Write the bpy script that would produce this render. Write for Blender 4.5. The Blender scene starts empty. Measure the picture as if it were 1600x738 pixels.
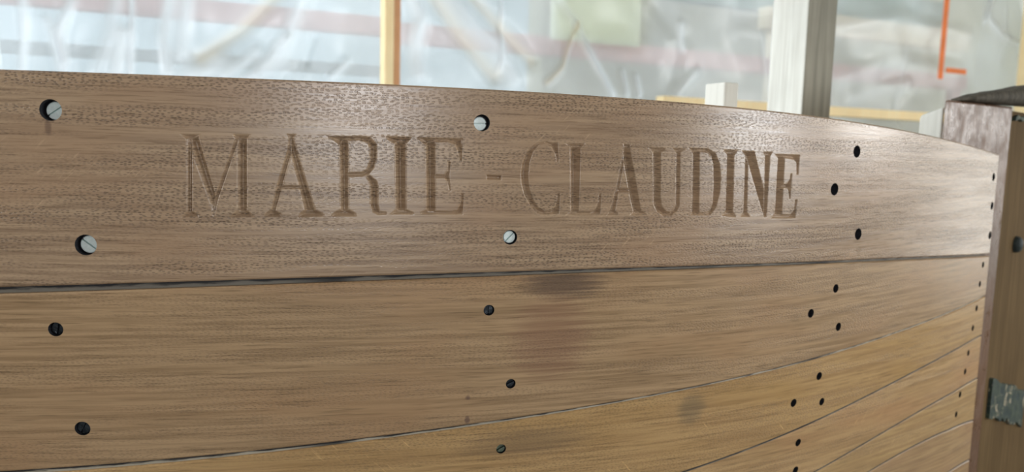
import bpy, bmesh, math, random
import numpy as np
from mathutils import Vector, Matrix
from mathutils.geometry import delaunay_2d_cdt

random.seed(7); rng = np.random.default_rng(11)
scene = bpy.context.scene
COL = scene.collection

# ------------------------------------------------------------------ camera
CAM = np.array([0.0, 0.0, 1.5]); FPX = 1200.0
PITCH, ROLL = math.radians(-6.5), math.radians(1.5)
Fv = np.array([0, math.cos(PITCH), math.sin(PITCH)])
R0 = np.array([1.0, 0, 0]); U0 = np.cross(R0, Fv)
Rv = R0*math.cos(ROLL) + U0*math.sin(ROLL)
Uv = U0*math.cos(ROLL) - R0*math.sin(ROLL)
cd = bpy.data.cameras.new('camera'); cam = bpy.data.objects.new('camera', cd); COL.objects.link(cam)
cd.sensor_width = 36; cd.lens = 36*FPX/1600; cd.clip_start = .02; cd.clip_end = 200
cam.matrix_world = Matrix(((Rv[0], Uv[0], -Fv[0], CAM[0]), (Rv[1], Uv[1], -Fv[1], CAM[1]),
                           (Rv[2], Uv[2], -Fv[2], CAM[2]), (0, 0, 0, 1)))
cd.dof.use_dof = True; cd.dof.focus_distance = .64; cd.dof.aperture_fstop = 6.0
scene.camera = cam

# ------------------------------------------------------------------ world, lights, exposure
w = bpy.data.worlds.new('overcast'); scene.world = w; w.use_nodes = True
bg = w.node_tree.nodes['Background']; bg.inputs[0].default_value = (.86, .95, 1.0, 1); bg.inputs[1].default_value = 2.6
vs = scene.view_settings
vs.view_transform = 'Standard'; vs.look = 'None'; vs.exposure = 0.0; vs.gamma = 1.0; vs.use_curve_mapping = False
scene.cycles.use_denoising = True
scene.cycles.max_bounces = 8; scene.cycles.transparent_max_bounces = 12
scene.cycles.sample_clamp_indirect = 6

XL, XR, YB, ZC = -2.2, 3.2, -3.0, 2.75        # shed walls left, right, back, ceiling height
WINDOWS = {                                    # opening: wall, from, to, sill, head, light power, light colour
    'window_1': ('back', .30, 1.12, 1.50, 2.15, 47, (.97, .98, 1.0)),
    'window_2': ('right', -.70, .15, 1.42, 2.00, 38, (.93, .97, 1.0)),
    'window_3': ('right', .72, 1.35, 1.50, 2.15, 22, (1.0, .98, .95)),
    'fill_opening_left': ('left', -.25, .90, 1.25, 2.40, 60, (.92, .95, 1.0)),  # made-up opening and lamp, added to brighten the timbers' left faces
    'fill_opening_right': ('right', 1.60, 2.65, .90, 2.20, 4.0, (1.0, .84, .58)),  # made-up opening with warm fill light, added for sheen on the plank end
}
for nm, (wl, a, b, z0, z1, pw, lc) in WINDOWS.items():
    ld = bpy.data.lights.new('daylight_and_fill', 'AREA'); ld.shape = 'RECTANGLE'; ld.size = b-a; ld.size_y = z1-z0
    ld.energy = pw; ld.color = lc
    lo = bpy.data.objects.new('daylight_and_fill', ld); COL.objects.link(lo)
    if wl == 'back':
        lo.location = ((a+b)/2, YB-.10, (z0+z1)/2); lo.rotation_euler = (math.pi/2, 0, math.pi)
        lo.rotation_euler = Vector((0, -1, 0)).to_track_quat('Z', 'Y').to_euler()
    else:
        sg = 1 if wl == 'right' else -1
        lo.location = ((XR+.10) if sg > 0 else (XL-.10), (a+b)/2, (z0+z1)/2)
        lo.rotation_euler = Vector((sg, 0, 0)).to_track_quat('Z', 'Y').to_euler()

# ------------------------------------------------------------------ helpers
def ray(px, py):
    px = np.asarray(px, float); py = np.asarray(py, float)
    return Fv + Rv*((px-800)/FPX)[..., None] - Uv*((py-369)/FPX)[..., None]
def at(px, py, Y):
    d = ray(px, py); return CAM + d*(Y/d[..., 1])[..., None]
WT = .466; WY0 = 2.2                            # sheeted wall: Y = WY0 + WT*X
WN = np.array([-WT, 1, 0])/math.hypot(1, WT); WD = np.array([1, WT, 0])/math.hypot(1, WT)
def on_wall(px, py, off=0.0):
    d = ray(px, py); k = (WY0*WN[1] + off - CAM @ WN)/(d @ WN)
    return CAM + d*np.asarray(k)[..., None]
def wall_pt(u, z, off=0.0): return np.array([0, WY0, 0]) + WD*u + WN*off + np.array([0, 0, z])
def project(P):
    q = P - CAM; dz = q @ Fv
    return np.stack([800 + FPX*(q @ Rv)/dz, 369 - FPX*(q @ Uv)/dz], -1)

def tag(o, label=None, cat=None, group=None, kind=None):
    if label: o['label'] = label
    if cat: o['category'] = cat
    if group: o['group'] = group
    if kind: o['kind'] = kind
    return o
def link(name, me, mat=None, parent=None):
    o = bpy.data.objects.new(name, me); COL.objects.link(o)
    if mat and not me.materials: me.materials.append(mat)
    if parent:
        o.parent = parent
        if parent.type == 'EMPTY': o.matrix_parent_inverse = Matrix.Translation(-parent.location)
    return o
def pydata(name, V, F, smooth=False):
    me = bpy.data.meshes.new(name); me.from_pydata([tuple(map(float, v)) for v in V], [], F); me.update()
    if smooth: me.polygons.foreach_set('use_smooth', [True]*len(me.polygons))
    return me
def fix_normals(me):
    bm = bmesh.new(); bm.from_mesh(me); bmesh.ops.recalc_face_normals(bm, faces=bm.faces); bm.to_mesh(me); bm.free()
def prism(name, poly, z0, z1, mat, parent=None, bev=.002, ztops=None):
    """vertical prism on a plan polygon; ztops gives each corner its own top height"""
    n = len(poly)
    V = [(p[0], p[1], z0) for p in poly] + [(p[0], p[1], z1 if ztops is None else ztops[i]) for i, p in enumerate(poly)]
    F = [list(range(n))[::-1], list(range(n, 2*n))] + [[i, (i+1) % n, n+(i+1) % n, n+i] for i in range(n)]
    me = pydata(name, V, F)
    bm = bmesh.new(); bm.from_mesh(me); bmesh.ops.recalc_face_normals(bm, faces=bm.faces)
    if bev: bmesh.ops.bevel(bm, geom=list(bm.edges), offset=bev, segments=2, affect='EDGES', profile=.5)
    bm.to_mesh(me); bm.free()
    return link(name, me, mat, parent)
def obox(name, c, ax, ay, sx, sy, z0, z1, mat, parent=None, bev=.002):
    """upright box: plan centre c, unit axes ax / ay, full sizes sx / sy"""
    c = np.array(c[:2], float); ax = np.array(ax[:2]); ay = np.array(ay[:2])
    P = [c - ax*sx/2 - ay*sy/2, c + ax*sx/2 - ay*sy/2, c + ax*sx/2 + ay*sy/2, c - ax*sx/2 + ay*sy/2]
    return prism(name, P, z0, z1, mat, parent, bev)

# ------------------------------------------------------------------ materials
class NT:
    def __init__(s, name):
        s.m = bpy.data.materials.new(name); s.m.use_nodes = True; s.t = s.m.node_tree; s.t.nodes.clear()
        s.out = s.n('ShaderNodeOutputMaterial')
    def n(s, kind, **kw):
        nd = s.t.nodes.new(kind)
        for k, v in kw.items(): setattr(nd, k, v)
        return nd
    def l(s, a, b): s.t.links.new(a, b)
    def put(s, sock, v):
        if isinstance(v, bpy.types.NodeSocket): s.l(v, sock)
        else: sock.default_value = v
    def math(s, op, a, b=0.0, clamp=False):
        nd = s.n('ShaderNodeMath', operation=op, use_clamp=clamp); s.put(nd.inputs[0], a); s.put(nd.inputs[1], b); return nd.outputs[0]
    def mix(s, f, a, b, mode='MIX'):
        nd = s.n('ShaderNodeMix', data_type='RGBA', blend_type=mode); s.put(nd.inputs[0], f)
        for i, v in ((6, a), (7, b)): s.put(nd.inputs[i], (*v, 1) if isinstance(v, tuple) and len(v) == 3 else v)
        return nd.outputs[2]
    def ramp(s, f, a, b):
        nd = s.n('ShaderNodeMapRange', interpolation_type='SMOOTHSTEP'); s.put(nd.inputs[0], f)
        nd.inputs[1].default_value = a; nd.inputs[2].default_value = b; return nd.outputs[0]
    def noise(s, vec, detail=2, rough=.5, scale=1.0, dist=0.0):
        nd = s.n('ShaderNodeTexNoise'); s.put(nd.inputs['Vector'], vec); nd.inputs['Scale'].default_value = scale
        nd.inputs['Detail'].default_value = detail; nd.inputs['Roughness'].default_value = rough
        nd.inputs['Distortion'].default_value = dist; return nd.outputs[0]
    def comb(s, x, y, z=0.0):
        nd = s.n('ShaderNodeCombineXYZ')
        for i, v in enumerate((x, y, z)): s.put(nd.inputs[i], v)
        return nd.outputs[0]
    def uv(s):
        sp = s.n('ShaderNodeSeparateXYZ'); s.l(s.n('ShaderNodeTexCoord').outputs['UV'], sp.inputs[0]); return sp.outputs[0], sp.outputs[1]
    def obj(s):
        sp = s.n('ShaderNodeSeparateXYZ'); s.l(s.n('ShaderNodeTexCoord').outputs['Object'], sp.inputs[0]); return sp.outputs
    def bsdf(s, col, rough=.5, metal=0.0, coat=0.0, bump=None, dist=.001, spec=.5, strength=1.0):
        b = s.n('ShaderNodeBsdfPrincipled'); s.put(b.inputs['Base Color'], (*col, 1) if isinstance(col, tuple) and len(col) == 3 else col)
        s.put(b.inputs['Roughness'], rough); b.inputs['Metallic'].default_value = metal
        b.inputs['Coat Weight'].default_value = coat; b.inputs['Coat Roughness'].default_value = .25
        b.inputs['Specular IOR Level'].default_value = spec
        if bump is not None:
            bp = s.n('ShaderNodeBump'); bp.inputs['Distance'].default_value = dist; bp.inputs['Strength'].default_value = strength
            s.put(bp.inputs['Height'], bump); s.l(bp.outputs[0], b.inputs['Normal'])
        s.l(b.outputs[0], s.out.inputs[0]); return s.m

def oak(name, c1, c2, cp, seed=0.0, lean=1.0, fleck=.3, stains=(), rough=.40, spec=.5, pore=.28, bump=.00012, mottle=0.0):
    """varnished oak: c1/c2 grain tones, cp patch tone; UV in metres along / across the plank"""
    t = NT(name); u, v = t.uv(); u = t.math('ADD', u, seed)
    warp = t.noise(t.comb(t.math('MULTIPLY', u, 2.2), t.math('MULTIPLY', v, 9.0), seed), 1)
    vw = t.math('ADD', v, t.math('MULTIPLY', t.math('SUBTRACT', warp, .5), .008))
    g1 = t.noise(t.comb(t.math('MULTIPLY', u, 7.0), t.math('MULTIPLY', vw, 260.0), seed), 4, .6)
    g2 = t.noise(t.comb(t.math('MULTIPLY', u, 26.0), t.math('MULTIPLY', vw, 620.0), seed+3), 2, .6)
    vo = t.n('ShaderNodeTexVoronoi', voronoi_dimensions='2D'); vo.inputs['Scale'].default_value = 1.0; vo.inputs['Randomness'].default_value = .85
    t.l(t.comb(t.math('MULTIPLY', u, 240.0), t.math('MULTIPLY', vw, 600.0), 0.0), vo.inputs['Vector']); por = vo.outputs['Distance']
    pmask = t.noise(t.comb(t.math('MULTIPLY', u, 5.0), t.math('MULTIPLY', vw, 60.0), seed+9), 2)
    pat = t.noise(t.comb(t.math('MULTIPLY', u, 6.0), t.math('MULTIPLY', v, 16.0), seed+1), 3, .55)
    col = t.mix(t.ramp(g1, .34, .64), c1, c2)
    col = t.mix(t.math('MULTIPLY', t.ramp(pat, .42, .72), .65), col, cp)
    pd = t.math('MULTIPLY', t.ramp(por, .36, .20), t.ramp(pmask, .36, .62))
    dk = t.math('ADD', t.math('MULTIPLY', pd, pore), t.math('MULTIPLY', t.ramp(g2, .48, .28), .50), clamp=True)
    col = t.mix(dk, col, tuple(x*.48 for x in c1))
    # pale ray flecks crossing the grain at a slant
    fl = t.noise(t.comb(t.math('MULTIPLY', t.math('ADD', t.math('MULTIPLY', u, lean), v), 40.0), t.math('MULTIPLY', t.math('SUBTRACT', v, t.math('MULTIPLY', u, lean)), 420.0), seed+2), 1)
    fm = t.noise(t.comb(t.math('MULTIPLY', u, 9.0), t.math('MULTIPLY', v, 22.0), seed+7), 2)
    col = t.mix(t.math('MULTIPLY', t.math('MULTIPLY', t.ramp(fl, .64, .72), t.ramp(fm, .54, .68)), fleck), col, tuple(min(1, x*1.7) for x in c2))
    for (su, sv, ru, rv, sc, st) in stains:
        du = t.math('DIVIDE', t.math('SUBTRACT', u, su+seed), ru); dv = t.math('DIVIDE', t.math('SUBTRACT', v, sv), rv)
        r2 = t.math('ADD', t.math('MULTIPLY', du, du), t.math('MULTIPLY', dv, dv))
        r2 = t.math('ADD', r2, t.math('MULTIPLY', t.math('SUBTRACT', g1, .5), 1.6))
        col = t.mix(t.math('MULTIPLY', t.ramp(r2, 1.0, 0.0), st), col, sc)
    h = t.math('SUBTRACT', t.math('MULTIPLY', g1, .10), t.math('MULTIPLY', pd, 1.0))
    if mottle:
        rough = t.math('ADD', rough, t.math('MULTIPLY', t.math('SUBTRACT', t.noise(t.comb(t.math('MULTIPLY', u, 30.0), t.math('MULTIPLY', v, 45.0), seed), 4, .65), .5), mottle))
    return t.bsdf(col, t.math('ADD', rough, t.math('MULTIPLY', t.math('SUBTRACT', g2, .5), .25)), coat=.0, bump=h, dist=bump, spec=spec)

def timber(name, c1, c2, rough=.6, sc=1.0, spec=.3):
    t = NT(name); x, y, z = t.obj()
    h = t.math('ADD', x, y)
    g = t.noise(t.comb(t.math('MULTIPLY', h, 90*sc), t.math('MULTIPLY', t.math('SUBTRACT', x, y), 90*sc), t.math('MULTIPLY', z, 5*sc)), 3, .6)
    p = t.noise(t.comb(x, y, z), 3, .5, 9)
    col = t.mix(t.ramp(g, .3, .7), c1, c2); col = t.mix(t.math('MULTIPLY', t.ramp(p, .4, .75), .4), col, tuple(v*.8 for v in c1))
    return t.bsdf(col, rough, bump=g, dist=.0008, spec=spec)
def plain(name, col, rough=.6, metal=0.0, var=.15, sc=6.0, spec=.4, bump=.001):
    t = NT(name); x, y, z = t.obj(); p = t.noise(t.comb(x, y, z), 4, .6, sc)
    c = t.mix(t.ramp(p, .3, .75), tuple(v*(1-var) for v in col), tuple(min(1, v*(1+var)) for v in col))
    return t.bsdf(c, rough, metal, bump=p if bump else None, dist=bump, spec=spec)

# ------------------------------------------------------------------ hull surface
S_ = np.linspace(-.6, 1.6, 2201)
TH = np.interp(S_, [-.6, -.3, .055, .36, .55, .70, .815, 1.10, 1.6], [-2, 2, 6, 14, 22, 29.5, 35.5, 40.5, 43])
ker = np.ones(161)/161; TH = np.convolve(np.pad(TH, 80, mode='edge'), ker, 'valid')
THr = np.radians(TH); ds = S_[1]-S_[0]
CX = np.cumsum(np.cos(THr))*ds; CY = np.cumsum(np.sin(THr))*ds
i0 = np.argmin(abs(S_)); CX += -.40-CX[i0]; CY += .573-CY[i0]
def hull(s, z, out=0.0):
    s = np.asarray(s, float); z = np.asarray(z, float)
    th = np.interp(s, S_, THr); x = np.interp(s, S_, CX); y = np.interp(s, S_, CY)
    c = .5*(1-np.clip(s/1.1, 0, 1)**2); d = np.maximum(0, 1.42-z)
    o = -c*np.where(d < .35, d*d, .35**2+.7*(d-.35)) + out
    return np.stack([x+np.sin(th)*o, y-np.cos(th)*o, z+0*s], -1)
def hull_n(s):
    th = np.interp(s, S_, THr); return np.array([math.sin(th), -math.cos(th), 0]), np.array([math.cos(th), math.sin(th), 0])
def unproj(px, py):
    px = np.asarray(px, float); py = np.asarray(py, float); T = np.stack([px, py], -1)
    s = np.interp(px, [0, 340, 700, 850, 1080, 1230, 1340, 1550], [.02, .18, .35, .44, .57, .7, .8, 1.09]); z = 1.5+(230-py)*.0006
    e = 1e-5
    for _ in range(40):
        p = project(hull(s, z)); r = T-p
        a = (project(hull(s+e, z))-p)/e; b = (project(hull(s, z+e))-p)/e
        det = a[..., 0]*b[..., 1]-a[..., 1]*b[..., 0]
        dsv = (r[..., 0]*b[..., 1]-r[..., 1]*b[..., 0])/det; dzv = (a[..., 0]*r[..., 1]-a[..., 1]*r[..., 0])/det
        s = s+np.clip(dsv, -.05, .05); z = z+np.clip(dzv, -.05, .05)
    return s, z
S_END = float(unproj(1556, 300)[0]); S_BEG = -.22

def fit(pts, deg, extra=()):
    p = np.array(pts, float); s, z = unproj(p[:, 0], p[:, 1])
    s = list(s)+[e[0] for e in extra]; z = list(z)+[e[1] for e in extra]
    return np.polynomial.Polynomial.fit(s, z, deg)
SHEER = [(0, 109), (200, 114.5), (400, 122), (600, 130.5), (800, 142), (1000, 157), (1100, 164), (1200, 172.5), (1300, 182), (1345, 190), (1440, 210), (1500, 224.5), (1553, 238)]
E1T = [(0, 449.5), (300, 439.5), (600, 431.5), (850, 423), (1100, 416.3), (1200, 411), (1400, 404), (1550, 397)]
E1B = [(0, 460), (300, 450), (600, 439.5), (850, 429.5), (1100, 421), (1200, 416), (1400, 407.5), (1548, 400)]
E2 = [(100, 735.5), (300, 717), (500, 696.5), (600, 683), (800, 658), (1000, 624.5), (1100, 604), (1200, 578.5), (1300, 552.5), (1400, 522), (1500, 483), (1532, 466)]
E3 = [(1080, 737), (1200, 690), (1300, 645), (1400, 597), (1450, 573), (1500, 544), (1524, 529)]
E4 = [(1272, 737), (1340, 702), (1398, 666), (1458, 634), (1515, 597)]
E5 = [(1357, 737), (1408, 711), (1478, 674), (1506, 662)]
sheer = fit(SHEER, 4); e1t = fit(E1T, 4); e1b = fit(E1B, 4); e2 = fit(E2, 4)
def wgt(f, w): return [(s, float(f(s))-w) for s in (-.2, .1)]
e3 = fit(E3, 3, wgt(e2, .118)); e4 = fit(E4, 3, wgt(e3, .112)); e5 = fit(E5, 3, wgt(e4, .108))
e7 = lambda s: e6(s)-(.058+.05*np.clip((S_END-s)/1.0, 0, 1))
e6 = lambda s: e5(s)-(.058+.05*np.clip((S_END-s)/1.0, 0, 1))
g2 = lambda s: .0010+.0009*np.clip((.55-s)/.5, 0, 1)
EDGES = [(sheer, e1t), (e1b, lambda s: e2(s)+g2(s)), (lambda s: e2(s)-g2(s), lambda s: e3(s)+.0008), (lambda s: e3(s)-.0008, lambda s: e4(s)+.0006),
         (lambda s: e4(s)-.0006, lambda s: e5(s)+.0006), (lambda s: e5(s)-.0006, lambda s: e6(s)+.0006), (lambda s: e6(s)-.0006, e7)]

# screw holes: photo position, radius (m), recess depth, kind, slot angle
HOLES = [
    [(79, 172, .0080, .0065, 'b', 35), (134, 383, .0080, .0050, 'b', -38), (753, 192, .0068, .0055, 'b', 2), (797, 371, .0062, .0030, 'b', 45),
     (1339, 237, .0064, .012, 'd', 0), (1304, 296, .0064, .012, 'd', 30), (1341, 366, .0063, .012, 'd', 70),
     (1552.5, 277, .0054, .012, 'd', 0), (1550, 322, .0054, .012, 'd', 0), (1547, 368, .0054, .012, 'd', 0)],
    [(87, 515, .0056, .005, 'd', 80), (129, 670, .0060, .004, 'd', 60), (764, 485, .0047, .003, 'd', 85), (798, 600, .0044, .004, 'd', 20),
     (1306, 451, .0047, .012, 'd', 0), (1267, 490, .0047, .012, 'd', 0), (1310, 511, .0046, .012, 'd', 0), (1536, 414, .0042, .012, 'd', 0), (1531, 444, .0042, .012, 'd', 0)],
    [(783, 702, .0045, .003, 'g', 25), (1280, 588, .0045, .012, 'd', 0), (1240, 630, .0045, .012, 'd', 0), (1284, 628, .0043, .012, 'd', 0), (1526, 482, .0042, .012, 'd', 0), (1520, 513, .0042, .012, 'd', 0)],
    [(1247, 692, .0043, .012, 'd', 0), (1243, 735, .0043, .012, 'd', 0), (1513, 552, .0042, .012, 'd', 0), (1508, 581, .0042, .012, 'd', 0)],
    [(1500, 617, .0042, .012, 'd', 0), (1494, 648, .0042, .012, 'd', 0)],
    [], [],
]

# carved letters: outlines as drawn on the plank
def Z(ox, oy, k, polys): return [[(ox+a/k, oy+b/k) for a, b in p] for p in polys]
GLYPHS = []
GLYPHS += Z(270, 195, 4.7625, [
    [(50, 68), (208, 70), (170, 100), (150, 118), (102, 112), (92, 100)], [(103, 95), (148, 95), (148, 665), (103, 665)], [(60, 692), (75, 672), (103, 640), (148, 640), (190, 668), (200, 690)],
    [(112, 95), (195, 82), (322, 520), (303, 697), (285, 600), (148, 220)], [(303, 697), (298, 560), (465, 105), (492, 110), (350, 530)],
    [(478, 100), (557, 100), (557, 665), (478, 665)], [(440, 72), (582, 72), (557, 110), (478, 112)], [(412, 692), (440, 670), (478, 635), (557, 635), (592, 668), (612, 690)]])
GLYPHS += Z(410, 195, 4.76, [
    [(180, 70), (252, 72), (226, 98), (198, 98)], [(198, 78), (226, 78), (217, 205), (98, 657), (58, 657), (110, 440), (186, 190)],
    [(200, 78), (224, 78), (304, 350), (402, 657), (312, 657), (272, 470), (204, 200)], [(122, 453), (285, 453), (290, 480), (118, 480)],
    [(8, 687), (25, 660), (62, 630), (95, 635), (140, 660), (146, 687)], [(264, 692), (280, 660), (316, 630), (400, 635), (440, 655), (460, 672), (450, 684)],
    [(480, 86), (642, 88), (642, 112), (575, 150), (525, 114)], [(570, 100), (642, 100), (642, 662), (580, 662)],
    [(600, 86), (720, 86), (800, 92), (852, 150), (852, 250), (832, 320), (790, 372), (740, 387), (600, 387), (600, 356), (740, 352), (780, 330), (798, 270), (798, 170), (780, 132), (720, 115), (600, 122)],
    [(765, 380), (800, 376), (852, 420), (864, 470), (862, 600), (872, 645), (924, 650), (924, 670), (860, 673), (818, 650), (800, 600), (800, 460), (788, 420)],
    [(508, 684), (530, 655), (578, 630), (645, 630), (692, 658), (702, 684)]])
GLYPHS += Z(580, 195, 4.759, [
    [(173, 115), (263, 115), (263, 655), (183, 655)], [(112, 88), (302, 94), (263, 140), (173, 140), (122, 108)], [(138, 668), (183, 630), (263, 630), (312, 650), (318, 668)],
    [(403, 115), (482, 115), (482, 660), (408, 660)], [(345, 96), (682, 102), (682, 118), (674, 268), (655, 266), (640, 190), (622, 145), (570, 128), (482, 130), (403, 150)],
    [(465, 370), (545, 372), (566, 345), (570, 276), (590, 276), (580, 378), (592, 494), (578, 494), (563, 420), (545, 397), (465, 397)],
    [(370, 652), (408, 632), (482, 640), (600, 646), (640, 634), (660, 590), (665, 510), (687, 510), (682, 668), (370, 668)]])
DASH = Z(580, 195, 4.759, [[(856, 371), (970, 377), (966, 414), (858, 409)]])
GLYPHS += Z(800, 205, 5.09, [
    [(365, 85), (372, 252), (355, 246), (343, 180), (310, 125), (262, 104), (214, 110), (168, 165), (140, 250), (130, 350), (140, 450), (168, 540), (212, 606), (260, 634), (308, 628), (342, 598), (354, 560), (360, 494), (382, 494), (374, 662), (330, 664), (250, 670), (200, 657), (148, 602), (98, 512), (73, 420), (68, 340), (78, 258), (108, 178), (158, 116), (210, 88), (270, 78), (322, 90)],
    [(463, 115), (547, 115), (532, 658), (466, 658)], [(418, 96), (588, 96), (547, 135), (463, 135)], [(424, 670), (466, 634), (532, 636), (628, 640), (663, 616), (683, 570), (691, 494), (714, 494), (702, 664), (600, 670)],
    [(890, 125), (908, 130), (882, 300), (848, 480), (818, 658), (772, 658), (828, 450), (872, 220)], [(888, 118), (938, 118), (1032, 658), (968, 658), (928, 480), (884, 220)],
    [(836, 453), (942, 453), (942, 489), (833, 489)], [(752, 670), (772, 635), (822, 635), (847, 655), (842, 670)], [(932, 670), (968, 635), (1032, 635), (1067, 655), (1072, 672)], [(886, 98), (942, 104), (934, 132), (890, 132)]])
GLYPHS += Z(1000, 215, 5.273, [
    [(106, 100), (177, 100), (172, 500), (182, 566), (212, 604), (250, 614), (278, 596), (294, 556), (298, 105), (337, 105), (328, 560), (302, 612), (252, 648), (190, 648), (138, 612), (112, 550)],
    [(68, 82), (212, 84), (206, 106), (177, 122), (106, 124)], [(260, 86), (377, 90), (337, 122), (298, 127)],
    [(436, 105), (494, 105), (487, 642), (428, 642)], [(398, 86), (560, 92), (622, 130), (658, 220), (668, 340), (662, 450), (632, 570), (582, 638), (500, 644), (386, 642), (428, 618), (540, 618), (574, 604), (598, 540), (606, 400), (604, 225), (586, 155), (550, 124), (490, 118), (436, 130)],
    [(718, 115), (778, 115), (766, 642), (704, 642)], [(683, 101), (808, 101), (778, 145), (720, 145)], [(668, 645), (704, 612), (766, 612), (792, 648), (782, 660)],
    [(868, 140), (894, 140), (882, 642), (850, 642)], [(838, 110), (942, 112), (1032, 480), (1044, 658), (1020, 658), (876, 160)], [(1030, 135), (1075, 135), (1044, 658), (1018, 658)],
    [(1012, 120), (1095, 120), (1075, 150), (1030, 150)], [(824, 655), (852, 618), (882, 618), (908, 658)],
    [(1138, 145), (1197, 145), (1171, 648), (1110, 648)], [(1106, 138), (1320, 142), (1308, 307), (1289, 307), (1288, 212), (1268, 182), (1197, 170), (1138, 168)],
    [(1150, 390), (1210, 382), (1232, 348), (1240, 298), (1257, 298), (1242, 508), (1227, 508), (1221, 440), (1204, 416), (1150, 416)],
    [(1078, 660), (1110, 630), (1171, 634), (1240, 634), (1268, 600), (1279, 512), (1299, 512), (1283, 668), (1078, 668)]])

def poly_sdf(P, poly):
    """positive inside distance (0 outside)"""
    a = np.array(poly); b = np.roll(a, -1, 0); d = np.full(len(P), 1e9); ins = np.zeros(len(P), bool)
    for (ax, ay), (bx, by) in zip(a, b):
        ex, ey = bx-ax, by-ay; wx, wy = P[:, 0]-ax, P[:, 1]-ay
        k = np.clip((wx*ex+wy*ey)/(ex*ex+ey*ey+1e-18), 0, 1)
        d = np.minimum(d, np.hypot(wx-k*ex, wy-k*ey))
        c = (ay > P[:, 1]) != (by > P[:, 1])
        ins ^= c & (P[:, 0] < ex*(P[:, 1]-ay)/(ey if abs(ey) > 1e-15 else 1e-15)+ax)
    return np.where(ins, d, 0)
def inside(P, poly):
    a = np.array(poly); b = np.roll(a, -1, 0); ins = np.zeros(len(P), bool)
    for (ax, ay), (bx, by) in zip(a, b):
        c = (ay > P[:, 1]) != (by > P[:, 1])
        ins ^= c & (P[:, 0] < (bx-ax)*(P[:, 1]-ay)/((by-ay) if abs(by-ay) > 1e-15 else 1e-15)+ax)
    return ins

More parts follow.
